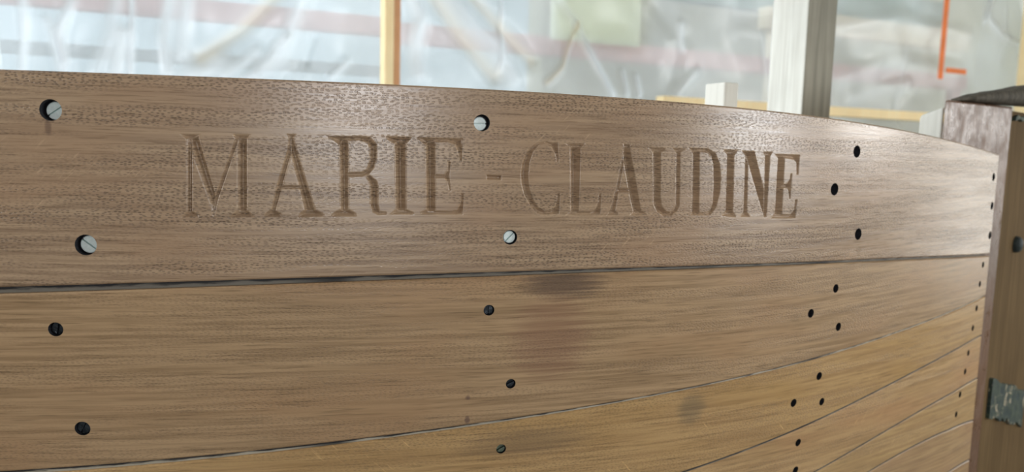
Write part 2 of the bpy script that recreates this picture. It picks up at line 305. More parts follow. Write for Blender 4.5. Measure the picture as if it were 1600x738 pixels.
THICK = .024
M_hole = plain('dark_hole_lining', (.025, .026, .032), .55, 0, .3, 200)  # dark colour on the hole walls and floors
def make_plank(name, top, bot, holes, mat, parent, text=False):
    ch = .0014
    ss = np.linspace(S_BEG, S_END, 110)
    zt, zb = top(ss), bot(ss)
    outer = [(s, z) for s, z in zip(ss, zt)] + [(s, z) for s, z in zip(ss[::-1], zb[::-1])]
    si = ss.copy(); si[0] += ch; si[-1] -= ch
    inner = [(s, z-ch) for s, z in zip(si, zt)] + [(s, z+ch) for s, z in zip(si[::-1], zb[::-1])]
    V2 = list(inner); E = [(i, (i+1) % len(inner)) for i in range(len(inner))]
    hl = []
    for h in holes:
        hs, hz = unproj(h[0], h[1]); hs = min(float(hs), S_END-h[2]*.9-.002); hz = float(hz)
        k = 28; base = len(V2)
        V2 += [(hs+h[2]*math.cos(2*math.pi*j/k), hz+h[2]*math.sin(2*math.pi*j/k)) for j in range(k)]
        E += [(base+j, base+(j+1) % k) for j in range(k)]; hl.append((hs, hz, h, base, k))
    patch = None
    if text:
        st = .00046
        pa, pb = unproj([290, 1245], [341.5, 340.5]); m = float((pb[1]-pb[0])/(pa[1]-pa[0]))
        allp = [[tuple(q) for q in np.stack(unproj(*np.array(p).T), -1)] for p in GLYPHS+DASH]
        sh = [[(s, z-m*(s-pa[0])) for s, z in p] for p in allp]
        u0 = min(s for p in sh for s, _ in p)-.003; u1 = max(s for p in sh for s, _ in p)+.003
        v0 = min(z for p in sh for _, z in p)-.002; v1 = max(z for p in sh for _, z in p)+.002
        nu, nv = int((u1-u0)/st)+1, int((v1-v0)/st)+1
        gu = u0+st*np.arange(nu); gv = v0+st*np.arange(nv)
        UU, VV = np.meshgrid(gu, gv, indexing='ij'); P = np.stack([UU.ravel(), VV.ravel()], -1); D = np.zeros(len(P))
        for q, p in enumerate(sh):
            pp = np.array(p); lo, hi = pp.min(0)-st, pp.max(0)+st
            idx = np.nonzero((P[:, 0] >= lo[0]) & (P[:, 0] <= hi[0]) & (P[:, 1] >= lo[1]) & (P[:, 1] <= hi[1]))[0]
            d = poly_sdf(P[idx], p)
            d = np.minimum(d*1.25, .0060) if q < len(sh)-1 else np.minimum(d*2.0, .0028)
            D[idx] = np.maximum(D[idx], d)
        rough = rng.normal(0, .00008, len(D)); D = np.where(D > 0, np.maximum(D+rough, 0), 0)
        PZ = VV.ravel()+m*(UU.ravel()-pa[0])
        gid = np.arange(nu*nv).reshape(nu, nv)
        ring = list(gid[:, 0])+list(gid[-1, 1:])+list(gid[-2::-1, -1])+list(gid[0, -2:0:-1])
        base = len(V2); V2 += [(UU.ravel()[i], PZ[i]) for i in ring]
        E += [(base+j, base+(j+1) % len(ring)) for j in range(len(ring))]
        patch = (ring, base, nu, nv, UU.ravel(), PZ, D, gid)
        prect = [(UU.ravel()[i], PZ[i]) for i in (gid[0, 0], gid[-1, 0], gid[-1, -1], gid[0, -1])]
    # loose points that carry the curvature
    gs = np.arange(S_BEG+.012, S_END-.008, .014); gp = []
    for s in gs:
        a, b = float(bot(s))+.006, float(top(s))-.006
        for z in np.arange(a, b, .02): gp.append((s, z))
    gp = np.array(gp); keep = np.ones(len(gp), bool)
    for hs, hz, h, *_ in hl: keep &= np.hypot(gp[:, 0]-hs, gp[:, 1]-hz) > h[2]+.003
    if patch:
        g = np.array(prect).mean(0); big = [tuple(g+(np.array(q)-g)*np.array([1.01, 1.06])) for q in prect]
        keep &= ~inside(gp, big)
    V2 += [tuple(p) for p in gp[keep]]
    co, _, fa, ov, _, _ = delaunay_2d_cdt([Vector((float(a), float(b))) for a, b in V2], E, [], 0, 1e-7)
    inv = {}
    for i, o in enumerate(ov):
        for q in o: inv[q] = i
    C2 = np.array([(c.x, c.y) for c in co]); tri = np.array([f for f in fa]); cen = C2[tri].mean(1)
    ok = inside(cen, inner)
    for hs, hz, h, *_ in hl: ok &= np.hypot(cen[:, 0]-hs, cen[:, 1]-hz) > h[2]*.995*math.cos(math.pi/28)
    if patch: ok &= ~inside(cen, prect)
    F = [tuple(int(x) for x in t) for t in tri[ok]]
    V = list(hull(C2[:, 0], C2[:, 1])); UVv = [tuple(c) for c in C2]; flat_from = None
    def addv(s, z, out):
        V.append(hull(s, z, out)); UVv.append((float(s), float(z))); return len(V)-1
    # edge round-over, sides and back
    n = len(inner); A = [inv[i] for i in range(n)]
    B = [addv(s, z, -ch) for s, z in outer]; Cc = [addv(s, z, -THICK) for s, z in outer]
    for i in range(n):
        j = (i+1) % n
        F += [(A[i], A[j], B[j], B[i]), (B[i], B[j], Cc[j], Cc[i])]
    h2 = n//2
    for i in range(h2-1): F.append((Cc[i], Cc[i+1], Cc[n-2-i], Cc[n-1-i]))
    for hs, hz, h, base, k in hl:
        ringA = [inv[base+j] for j in range(k)]
        dp = min(h[3]+.006, THICK-.003)
        ringB = [addv(UVv[a][0], UVv[a][1], -dp) for a in ringA]
        for j in range(k): F.append((ringA[j], ringA[(j+1) % k], ringB[(j+1) % k], ringB[j]))
        F.append(tuple(ringB))
    n_before = len(F); lin0 = n_before-sum(k+1 for *_, k in hl)
    V = np.array(V); UVv = np.array(UVv)
    if patch:
        ring, base, nu, nv, pu, pz, D, gid = patch
        mp = np.full(nu*nv, -1); 
        for j, i in enumerate(ring): mp[i] = inv[base+j]
        rest = np.nonzero(mp < 0)[0]; mp[rest] = len(V)+np.arange(len(rest))
        V = np.concatenate([V, hull(pu[rest], pz[rest], -D[rest])]); UVv = np.concatenate([UVv, np.stack([pu[rest], pz[rest]], -1)])
        q = mp[np.stack([gid[:-1, :-1], gid[1:, :-1], gid[1:, 1:], gid[:-1, 1:]], -1).reshape(-1, 4)]
        # cut the shorter diagonal where carved
        F += [tuple(r) for r in q.tolist()]
    me = bpy.data.meshes.new(name); me.from_pydata(V.tolist(), [], F); me.update()
    fix_normals(me)
    nl = len(me.loops); vi = np.empty(nl, np.int32); me.loops.foreach_get('vertex_index', vi)
    ul = me.uv_layers.new(name='UVMap'); ul.data.foreach_set('uv', UVv[vi].astype(np.float32).ravel())
    if patch:
        npoly = len(me.polygons); sm = np.zeros(npoly, bool); sm[:len(tri[ok])] = True; sm[-(nu-1)*(nv-1):] = True
        me.polygons.foreach_set('use_smooth', sm)
    else:
        sm = np.zeros(len(me.polygons), bool); sm[:len(tri[ok])] = True; me.polygons.foreach_set('use_smooth', sm)
    # keep hole rims and edges crisp
    bm = bmesh.new(); bm.from_mesh(me)
    for e in bm.edges:
        if len(e.link_faces) == 2 and e.link_faces[0].smooth != e.link_faces[1].smooth: e.smooth = False
    bm.to_mesh(me); bm.free()
    me.materials.append(mat); me.materials.append(M_hole)
    mi = np.zeros(len(me.polygons), np.int32); mi[lin0:n_before] = 1; me.polygons.foreach_set('material_index', mi)
    o = link(name, me, None, parent)
    return o, hl

def screw_mesh(r, slot_w=.0013, slot_d=.0032):
    """round slotted head, axis +Z, domed a little"""
    bm = bmesh.new(); k = 24
    def half(sg):
        a0 = math.asin(slot_w/2/r); pts = [(r*math.cos(t), sg*r*math.sin(t)) for t in np.linspace(a0, math.pi-a0, k)]
        c = [bm.verts.new((x, y, .0)) for x, y in pts]
        i_ = [bm.verts.new((x*.9, sg*slot_w/2+(y-sg*slot_w/2)*.9, .0004)) for x, y in pts]
        lo = [bm.verts.new((x, y, -.0045)) for x, y in pts]
        bm.faces.new(i_)
        for j in range(k-1):
            bm.faces.new((c[j], c[j+1], i_[j+1], i_[j])); bm.faces.new((c[j], c[j+1], lo[j+1], lo[j]))
        bm.faces.new((c[0], i_[0], i_[-1], c[-1])); 
        s1 = [bm.verts.new((c[0].co.x, sg*slot_w/2, -slot_d)), bm.verts.new((c[-1].co.x, sg*slot_w/2, -slot_d))]
        bm.faces.new((c[0], c[-1], s1[1], s1[0])); return s1
    a = half(1); b = half(-1); bm.faces.new((a[0], a[1], b[1], b[0]))
    bmesh.ops.recalc_face_normals(bm, faces=bm.faces)
    me = bpy.data.meshes.new('screw'); bm.to_mesh(me); bm.free(); return me

M_bright = plain('zinc_screw', (.80, .90, .88), .45, .25, .08, 300, bump=.00003)
M_dark = plain('blackened_screw', (.055, .065, .075), .35, .8, .4, 200)
M_green = plain('tarnished_screw', (.16, .20, .15), .4, .7, .3, 200)

boat = bpy.data.objects.new('wooden_boat', None); COL.objects.link(boat); boat.location = (.4, 1.1, 0)
tag(boat, 'varnished wooden boat hull with a name carved into its top plank', 'boat')

ST = lambda px, py, rx, ry, c, k: (*[float(x) for x in unproj(px, py)], rx, ry, c, k)
planks_mat = [
    oak('oak_top', (0.305, 0.205, 0.129), (0.465, 0.328, 0.209), (0.410, 0.264, 0.159), 0.0, rough=.29, spec=.6, pore=.62, bump=.0002,
        stains=[ST(75, 198, .003, .008, (.14, .085, .06), .6), ST(1342, 392, .006, .006, (.22, .14, .07), .6)]),
    oak('oak_second', (0.318, 0.206, 0.108), (0.468, 0.314, 0.174), (0.408, 0.246, 0.126), 3.1, rough=.36, fleck=.0,
        stains=[ST(880, 445, .05, .016, (.09, .055, .04), .75), ST(860, 530, .045, .05, (.24, .12, .075), .5), ST(731, 621, .003, .003, (.14, .08, .06), .8), ST(730, 656, .003, .005, (.14, .08, .06), .8)]),
    oak('oak_third', (0.383, 0.232, 0.099), (0.522, 0.336, 0.151), (0.464, 0.284, 0.104), 5.7, lean=-1.0, fleck=.45, rough=.36, pore=.35,
        stains=[ST(820, 690, .08, .018, (.15, .10, .06), .5), ST(1080, 640, .02, .02, (.13, .11, .075), .5)]),
    oak('oak_fourth', (0.394, 0.244, 0.110), (0.534, 0.348, 0.168), (0.464, 0.261, 0.128), 8.3, rough=.36, pore=.3),
    oak('oak_fifth', (0.383, 0.238, 0.110), (0.522, 0.348, 0.162), (0.441, 0.290, 0.128), 11.9, rough=.36, pore=.3),
    oak('oak_sixth', (0.348, 0.220, 0.116), (0.476, 0.319, 0.162), (0.418, 0.255, 0.139), 14.2, rough=.36, pore=.3),
    oak('oak_seventh', (0.348, 0.220, 0.116), (0.476, 0.319, 0.162), (0.418, 0.255, 0.139), 17.6, rough=.36, pore=.3),
]
PLABEL = ['top plank with carved serif lettering', 'second plank from the top', 'third plank from the top', 'fourth plank from the top', 'fifth plank from the top', 'sixth plank from the top', 'seventh plank from the top']
SCREWS = {}
for i, ((tp, bt), hs) in enumerate(zip(EDGES, HOLES)):
    o, hl = make_plank('plank', tp, bt, hs, planks_mat[i], boat, text=(i == 0)); o['label'] = PLABEL[i]
    for (s, z, h, *_r) in hl:
        key = (h[2], h[4])
        if key not in SCREWS:
            me = screw_mesh(h[2]*(.84 if h[4] == 'b' else .92)); me.materials.append({'b': M_bright, 'd': M_dark, 'g': M_green}[h[4]]); SCREWS[key] = me
        sc = link('screw', SCREWS[key], None, o)
        nrm, tan = hull_n(s); a = math.radians(h[5]); up = np.array([0, 0, 1.0])
        ex = tan*math.cos(a)+up*math.sin(a); ey = np.cross(nrm, ex)
        p = hull(s, z, -h[3])
        p = p + {753: -tan*.0008-up*.0007, 79: tan*.0008-up*.0003, 134: tan*.0010}.get(h[0], 0*tan)
        sc.matrix_world = Matrix(((ex[0], ey[0], nrm[0], p[0]), (ex[1], ey[1], nrm[1], p[1]), (ex[2], ey[2], nrm[2], p[2]), (0, 0, 0, 1)))
        if h[4] == 'b': sc['label'] = 'pale zinc slotted screw head'

# caulking ribbons behind the seams
def caulk_mat(name, cream):
    t = NT(name); u, v = t.uv(); n1 = t.noise(t.comb(t.math('MULTIPLY', u, 40.0), t.math('MULTIPLY', v, 2.0)), 3)
    n2 = t.noise(t.comb(t.math('MULTIPLY', u, 7.0), 0.0, 3.0), 2)
    f = t.math('MULTIPLY', t.ramp(t.math('ADD', v, t.math('MULTIPLY', t.math('SUBTRACT', n1, .5), .9)), .62, .38), t.ramp(n2, .34, .48))
    return t.bsdf(t.mix(t.math('MULTIPLY', f, cream), (.018, .018, .02), (.55, .50, .40)), .7, bump=n1, dist=.0008)
M_caulk = caulk_mat('black_caulk', .35); M_putty = caulk_mat('putty_caulk', .85); M_thin = caulk_mat('thin_caulk', .3)
for i in range(6):
    up_, lo_ = EDGES[i][1], EDGES[i+1][0]; ss = np.linspace(S_BEG, S_END, 120); V = []; uvs = []
    dep = [-.006, -.0022, -.0012, -.001, -.001, -.001][i]
    for s in ss:
        a, b = float(up_(s)), float(lo_(s))
        for z, v in ((a+.001, 1.0), ((a+b)/2, .5), (b-.001, 0.0)):
            V.append(hull(s, z, dep)); uvs.append((s, v))
        for z, v in ((b-.001, 0.0), (a+.001, 1.0)):
            V.append(hull(s, z, dep-.006)); uvs.append((s, v))
    F = []
    for j in range(len(ss)-1):
        for q in range(5): F.append((5*j+q, 5*j+(q+1) % 5, 5*j+5+(q+1) % 5, 5*j+5+q))
    F += [tuple(range(5)), tuple(range(5*len(ss)-5, 5*len(ss)))[::-1]]
    me = pydata('caulking', V, F); fix_normals(me)
    ul = me.uv_layers.new(name='UVMap')
    for lp in me.loops: ul.data[lp.index].uv = uvs[lp.vertex_index]
    link('caulking', me, (M_caulk, M_putty, M_thin, M_thin, M_thin, M_thin)[i], boat)

# ------------------------------------------------------------------ post at the plank ends
M_post = oak('post_varnish', (.15, .08, .045), (.21, .12, .072), (.12, .068, .04), 20.0, rough=.40, spec=.45, pore=.4, mottle=1.3)
M_outer = timber('outer_post_wood', (.105, .066, .028), (.155, .10, .045), .85, 1.0, .1)
M_pale = timber('pale_wood', (.70, .69, .62), (.78, .77, .70), .7)
nE, tE = hull_n(S_END); EP = hull(S_END, 1.45)
thp = math.radians(34); tP = np.array([math.cos(thp), math.sin(thp), 0]); nP = np.array([math.sin(thp), -math.cos(thp), 0])
P0 = EP - nE*.007
# distance along tP at which the face reaches photo column px (at row py)
def along(px, py, base, tdir):
    d = ray(px, py)[:2]; A = np.array([tdir[:2], -d]).T; k = np.linalg.solve(A, (CAM[:2]-base[:2])); return float(k[0])
kR = along(1579, 215, P0, tP); kL = along(1474, 195, P0, tP)
def ztop(px, py, base, tdir):
    k = along(px, py, base, tdir); q = base[:2]+tdir[:2]*k; d = ray(px, py); return float(CAM[2]+d[2]*np.hypot(*q)/np.hypot(*d[:2]))
zP = ztop(1530, 161, P0, tP)
c = P0+tP*(kL+kR)/2 - nP*.055
post = prism('post', [(P0+tP*kL)[:2], (P0+tP*kR)[:2], (P0+tP*kR-nP*.07)[:2], (P0+tP*(kL+.012)+np.array([.49, .87, 0])*.075)[:2]], .30, zP, M_post, boat, .003)
def box_uv(o, tdir):
    me = o.data; ul = me.uv_layers.new(name='UVMap')
    for lp in me.loops:
        v = me.vertices[lp.vertex_index].co; ul.data[lp.index].uv = (v.z, v.x*tdir[0]+v.y*tdir[1])
box_uv(post, tP)
post['label'] = 'glossy brown post the plank ends are screwed to'
# outer post
thq = math.radians(43); tQ = np.array([math.cos(thq), math.sin(thq), 0]); nQ = np.array([math.sin(thq), -math.cos(thq), 0])
Q0 = P0+tP*(kR+.002)-nP*.006
zQ = zP-.004
outer = obox('outer_post', Q0+tQ*.22-nQ*.04, tQ, nQ, .44, .08, .20, zQ, M_outer, boat, .003)
outer['label'] = 'plain brown timber beyond the glossy post'
# bolt and straps on it
t = NT('green_black_metal'); x, y, z = t.obj(); p1 = t.noise(t.comb(x, y, z), 4, .65, 60); p2 = t.noise(t.comb(x, y, z), 5, .75, 45, 1.0)
M_strap = t.bsdf(t.mix(t.ramp(p2, .57, .64), t.mix(t.ramp(p1, .35, .65), (.012, .028, .026), (.04, .058, .034)), (.38, .32, .21)), .75, .0, bump=p1, dist=.003)
M_bolt = plain('dark_bolt_metal', (.022, .032, .03), .65, .1, .3, 60)
def lathe(name, prof, k, mat, parent, mw):
    V = []; F = []
    for r, h in prof: V += [(r*math.cos(2*math.pi*j/k), r*math.sin(2*math.pi*j/k), h) for j in range(k)]
    for i in range(len(prof)-1):
        for j in range(k): F.append((i*k+j, i*k+(j+1) % k, (i+1)*k+(j+1) % k, (i+1)*k+j))
    F += [tuple(range(k))[::-1], tuple(range((len(prof)-1)*k, len(prof)*k))]
    me = pydata(name, V, F, True); o = link(name, me, mat, parent); o.matrix_world = mw; return o
def frame_mat(p, ex, ey, ez): return Matrix(((ex[0], ey[0], ez[0], p[0]), (ex[1], ey[1], ez[1], p[1]), (ex[2], ey[2], ez[2], p[2]), (0, 0, 0, 1)))
def on_Q(px, py):
    k = along(px, py, Q0, tQ); q = Q0[:2]+tQ[:2]*k; d = ray(px, py); return np.array([q[0], q[1], CAM[2]+d[2]*np.hypot(*q)/np.hypot(*d[:2])])
bp = on_Q(1586, 382)
lathe('bolt', [(.0125, -.01), (.0125, .002), (.0115, .006), (.008, .009), (.002, .0105)], 20, M_bolt, outer, frame_mat(bp, tQ, np.array([0, 0, 1.]), nQ)); 
def strap(px0, py0, py1, drop, name='strap'):
    a = on_Q(px0, py0); zb = on_Q(px0, py1)[2]
    n_, L = 16, .19; V = []; F = []
    for j in range(n_+1):
        f = j/n_; dz0 = random.uniform(-.003, .003); dz1 = random.uniform(-.005, .005); dx = 0
        q = a+tQ*(L*f)
        a[2] = min(a[2], zP-.0105); V += [(*(q[:2]+nQ[:2]*.005), a[2]+dz0-drop*f), (*(q[:2]+nQ[:2]*.005), zb+dz1-drop*f), (*(q[:2]-nQ[:2]*.002), zb+dz1-drop*f), (*(q[:2]-nQ[:2]*.002), a[2]+dz0-drop*f)]
    for j in range(n_):
        for q in range(4): F.append((4*j+q, 4*j+(q+1) % 4, 4*j+4+(q+1) % 4, 4*j+4+q))
    F += [(0, 1, 2, 3), tuple(range(4*n_, 4*n_+4))[::-1]]
    me = pydata(name, V, F); fix_normals(me); o = link(name, me, M_strap, outer); o['label'] = 'patchy green-black strap'; return o
strap(1546, 590, 645, .058); strap(1583, 168, 186, .004)
# pale block and frame head just inside the planking
def corner_box(name, pxL, pxC, pxR, pyT, Y, z0, mat, parent, ang=25, bev=.002, slope=0.0):
    """upright timber with a corner towards the viewer: pxL..pxC its left face, pxC..pxR its front face"""
    a = math.radians(ang); fx = np.array([math.cos(a), math.sin(a), 0]); ly = np.array([-math.sin(a), math.cos(a), 0])
    C0 = at(pxC, pyT, Y); w_ = along(pxR, pyT, C0, fx); dpt = along(pxL, pyT, C0, ly)
    P = [C0[:2], (C0+fx*w_)[:2], (C0+fx*w_+ly*dpt)[:2], (C0+ly*dpt)[:2]]
    return prism(name, P, z0, C0[2], mat, parent, bev, [C0[2]]*3+[C0[2]-slope])
fr = corner_box('frame', 1102, 1133, 1155, 128, .92, 1.15, M_pale, boat, 25); fr['label'] = 'pale squared frame head rising behind the top plank'
bl = corner_box('block', 1437, 1472.5, 1476, 179, 1.0, 1.30, M_pale, boat, 25)
me = bl.data                                     # torn, rising top
zmax = max(v.co.z for v in me.vertices); mnx = min(v.co.x for v in me.vertices); mxx = max(v.co.x for v in me.vertices)
for v in me.vertices:
    if v.co.z > zmax-.004: v.co.z += .013*((v.co.x-mnx)/(mxx-mnx))**.7-.003
bl['label'] = 'pale rough-topped block beside the glossy post'

# ------------------------------------------------------------------ tall timber, bar on the post
M_grey = timber('grey_weathered_wood', (.66, .65, .58), (.82, .82, .75), .75)
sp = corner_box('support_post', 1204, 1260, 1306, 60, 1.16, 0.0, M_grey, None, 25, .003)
M_front_shade = timber('shaded_front_wood', (.26, .25, .20), (.38, .36, .29), .8); sp.data.materials.append(M_front_shade)  # darker colour on the front face stands in for shade
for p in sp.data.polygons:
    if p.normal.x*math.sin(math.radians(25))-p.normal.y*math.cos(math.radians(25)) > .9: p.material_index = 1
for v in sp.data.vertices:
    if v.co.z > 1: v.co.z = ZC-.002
tag(sp, 'tall pale weathered square timber with shade painted on its front, standing behind the top plank', 'timber')
M_bar = timber('dark_weathered_wood', (.055, .048, .036), (.115, .10, .075), .8, 1.5)
b0 = at(1500, 160, 1.0); b1 = at(1600, 147, 1.09)
V = []; F = []; nb = 26
zrest = zP+.0005
for j in range(nb+1):
    f = j/nb; q = b0*(1-f*2.6)+b1*f*2.6
    th_ = .003+.036*(f*2.6/1.6 if f*2.6 < 1.6 else 1)**.75; wd = .012+.022*min(1, f*2.2)
    zb_ = zrest + .004*max(0, f*2.6-.6); k = 10
    d = (b1-b0)[:2]; d = d/np.hypot(*d); nn = np.array([d[1], -d[0]])
    for a in np.linspace(0, 2*math.pi, k, endpoint=False):
        ca, sa = math.cos(a), math.sin(a); e = lambda v: math.copysign(abs(v)**.6, v)
        V.append((q[0]+nn[0]*wd*e(ca), q[1]+nn[1]*wd*e(ca), zb_+th_*(1+e(sa))/2+random.uniform(-.0006, .0006)*(sa > 0)))
for j in range(nb):
    for i in range(10): F.append((10*j+i, 10*j+(i+1) % 10, 10*j+10+(i+1) % 10, 10*j+10+i))
F += [tuple(range(10))[::-1], tuple(range(10*nb, 10*nb+10))]
me = pydata('timber_bar', V, F, True); fix_normals(me)
tag(link('timber_bar', me, M_bar), 'dark weathered timber bar with a tapered tip lying on the glossy post', 'timber')

# ------------------------------------------------------------------ shed shell
M_floor = plain('concrete', (.30, .29, .27), .8, 0, .2, 3)
M_wallp = plain('dark_shed_boards', (.24, .20, .16), .8, 0, .2, 4)
M_ceil = plain('shed_ceiling', (.42, .40, .36), .8, 0, .15, 4)
M_frame = plain('window_frame_wood', (.50, .46, .40), .6, 0, .15, 6)
def boxmesh(bm, a, b):
    r = bmesh.ops.create_cube(bm, size=1)
    for v in r['verts']:
        v.co = Vector([(a[i]+b[i])/2+v.co[i]*(b[i]-a[i]) for i in range(3)])
def boxes(name, L, mat, parent=None, kind=None):
    bm = bmesh.new()
    for a, b in L: boxmesh(bm, a, b)
    me = bpy.data.meshes.new(name); bm.to_mesh(me); bm.free(); o = link(name, me, mat, parent)
    if kind: o['kind'] = kind
    return o
YR = WY0+WT*XR; YLf = WY0+WT*XL
prism('floor', [(XL, YB), (XR, YB), (XR, YR), (XL, YLf)], -.08, 0, M_floor, None, 0)['kind'] = 'structure'
prism('ceiling', [(XL, YB), (XR, YB), (XR, YR), (XL, YLf)], ZC, ZC+.08, M_ceil, None, 0)['kind'] = 'structure'
def wall_with_windows(name, axis, lo, hi, thick0, thick1):
    ws = sorted([(a, b, z0, z1) for (wl, a, b, z0, z1, _, _) in WINDOWS.values() if wl == axis]); L = []; cur = lo
    def seg(a, b, z0, z1):
        if axis == 'back': L.append(((a, thick0, z0), (b, thick1, z1)))
        else: L.append(((thick0, a, z0), (thick1, b, z1)))
    for a, b, z0, z1 in ws:
        seg(cur, a, 0, ZC); seg(a, b, 0, z0); seg(a, b, z1, ZC); cur = b
    seg(cur, hi, 0, ZC); boxes(name, L, M_wallp, None, 'structure')
wall_with_windows('wall_back', 'back', XL, XR, YB-.08, YB)
wall_with_windows('wall_right', 'right', YB, YR, XR, XR+.08)
wall_with_windows('wall_left', 'left', YB, YLf, XL-.08, XL)
for nm, (wl, a, b, z0, z1, _, _) in WINDOWS.items():
    L = []; e = .035
    def bar(p0, p1, q0, q1):
        if wl == 'back': L.append(((p0, YB-.06, q0), (p1, YB-.02, q1)))
        else:
            xw = XR+.02 if wl == 'right' else XL-.06
            L.append(((xw, p0, q0), (xw+.04, p1, q1)))
    bar(a, a+e, z0, z1); bar(b-e, b, z0, z1); bar(a+e, b-e, z0, z0+e); bar(a+e, b-e, z1-e, z1)
    bar((a+b)/2-.012, (a+b)/2+.012, z0+e, z1-e)
    boxes(nm, L, M_frame, None, 'structure')

# ------------------------------------------------------------------ plastic sheeting
def sheet_mat(name, clear, tint):
    t = NT(name); at_ = t.n('ShaderNodeAttribute', attribute_name='crease'); cr = at_.outputs['Fac']
    tr = t.n('ShaderNodeBsdfTransparent'); tr.inputs[0].default_value = (.93, .97, .97, 1)
    ta = t.n('ShaderNodeAttribute', attribute_name='tan').outputs['Fac']; tc = t.mix(ta, tint, (.78, .60, .36))
    tl = t.n('ShaderNodeBsdfTranslucent'); t.l(tc, tl.inputs[0])
    df = t.n('ShaderNodeBsdfDiffuse'); t.l(tc, df.inputs[0])
    gl = t.n('ShaderNodeBsdfGlossy'); gl.inputs['Roughness'].default_value = .28
    m1 = t.n('ShaderNodeMixShader'); m1.inputs[0].default_value = .25; t.l(tl.outputs[0], m1.inputs[1]); t.l(df.outputs[0], m1.inputs[2])
    m2 = t.n('ShaderNodeMixShader'); t.l(t.math('ADD', 1-clear, t.math('MULTIPLY', t.math('ADD', cr, ta), .55), clamp=True), m2.inputs[0]); t.l(tr.outputs[0], m2.inputs[1]); t.l(m1.outputs[0], m2.inputs[2])
    fr = t.n('ShaderNodeFresnel'); fr.inputs[0].default_value = 1.45
    m3 = t.n('ShaderNodeMixShader'); t.l(fr.outputs[0], m3.inputs[0]); t.l(m2.outputs[0], m3.inputs[1]); t.l(gl.outputs[0], m3.inputs[2])
    t.l(m3.outputs[0], t.out.inputs[0]); return t.m
M_sheet = sheet_mat('plastic_sheeting', .48, (.90, .93, .95))
def vnoise(u, v, n=14, seed=0, lo=1.0, hi=9.0, aniso=1.0, ang=None):
    r = np.random.default_rng(seed); out = np.zeros_like(u)
    for _ in range(n):
        k = r.uniform(lo, hi); a = r.uniform(0, math.pi) if ang is None else ang+r.normal(0, .35)
        out += np.sin(2*math.pi*k*(u*math.cos(a)+v*math.sin(a)*aniso)+r.uniform(0, 6.28)+1.3*np.sin(3*u+2*v+r.uniform(0, 6)))/k**.8
    return out
def wall_uz(px, py, off=0.0):
    p = on_wall(px, py, off); return float((p-np.array([0, WY0, 0])) @ WD), float(p[2])
FOLDS = [  # photo polyline, width (m), height (m), crease whitening
    ([(110, 0), (90, 55), (97, 115)], .012, .012, .7), ([(35, 0), (38, 50), (32, 110)], .010, .01, .8), ([(205, -5), (206, 60), (203, 118)], .006, .008, .9),
    ([(72, 30), (100, 95)], .012, .01, .6), ([(180, -5), (172, 50), (150, 115)], .016, .01, .5), ([(192, 50), (180, 115)], .016, .012, .9), ([(266, -5), (255, 60), (262, 115)], .014, .012, .8), ([(292, -5), (285, 80)], .018, .012, .7),
    ([(430, -5), (380, 45), (315, 90)], .018, -.014, -.4), ([(470, -5), (440, 90), (400, 122)], .02, .014, .5), ([(445, 60), (395, 115), (380, 122)], .012, .014, .6), ([(400, 80), (350, 120)], .014, .012, .6), ([(340, 95), (300, 118)], .03, .012, .8),
    ([(490, 60), (480, 95)], .012, -.01, 0), ([(520, 120), (545, 95)], .01, .01, .5), ([(645, -5), (660, 25), (652, 60), (656, 115)], .022, .018, .8), ([(682, -5), (720, 55), (775, 120)], .02, -.016, -.38), ([(704, -5), (735, 42), (770, 70), (800, 125)], .026, .018, .6),
    ([(738, -5), (775, 38), (830, 95)], .018, -.014, -.4), ([(780, -5), (782, 60), (780, 112)], .006, .008, .7), ([(875, -5), (900, 30), (925, 90), (950, 148)], .014, .014, .8), ([(905, 35), (875, 105), (850, 130)], .008, .01, -.5),
    ([(972, 112), (975, 148)], .01, .01, .6), ([(993, 120), (996, 150)], .01, .01, .7), ([(1060, 38), (1062, 75)], .012, .01, .6), ([(1085, 115), (1055, 145)], .02, .01, .3), ([(1030, 10), (1060, 60), (1045, 140)], .03, -.01, 0),
    ([(1300, 40), (1400, 30), (1500, 55)], .03, .012, .2), ([(1310, 120), (1400, 95), (1490, 110)], .035, .012, .2), ([(1330, 150), (1420, 130)], .03, .012, .2)]
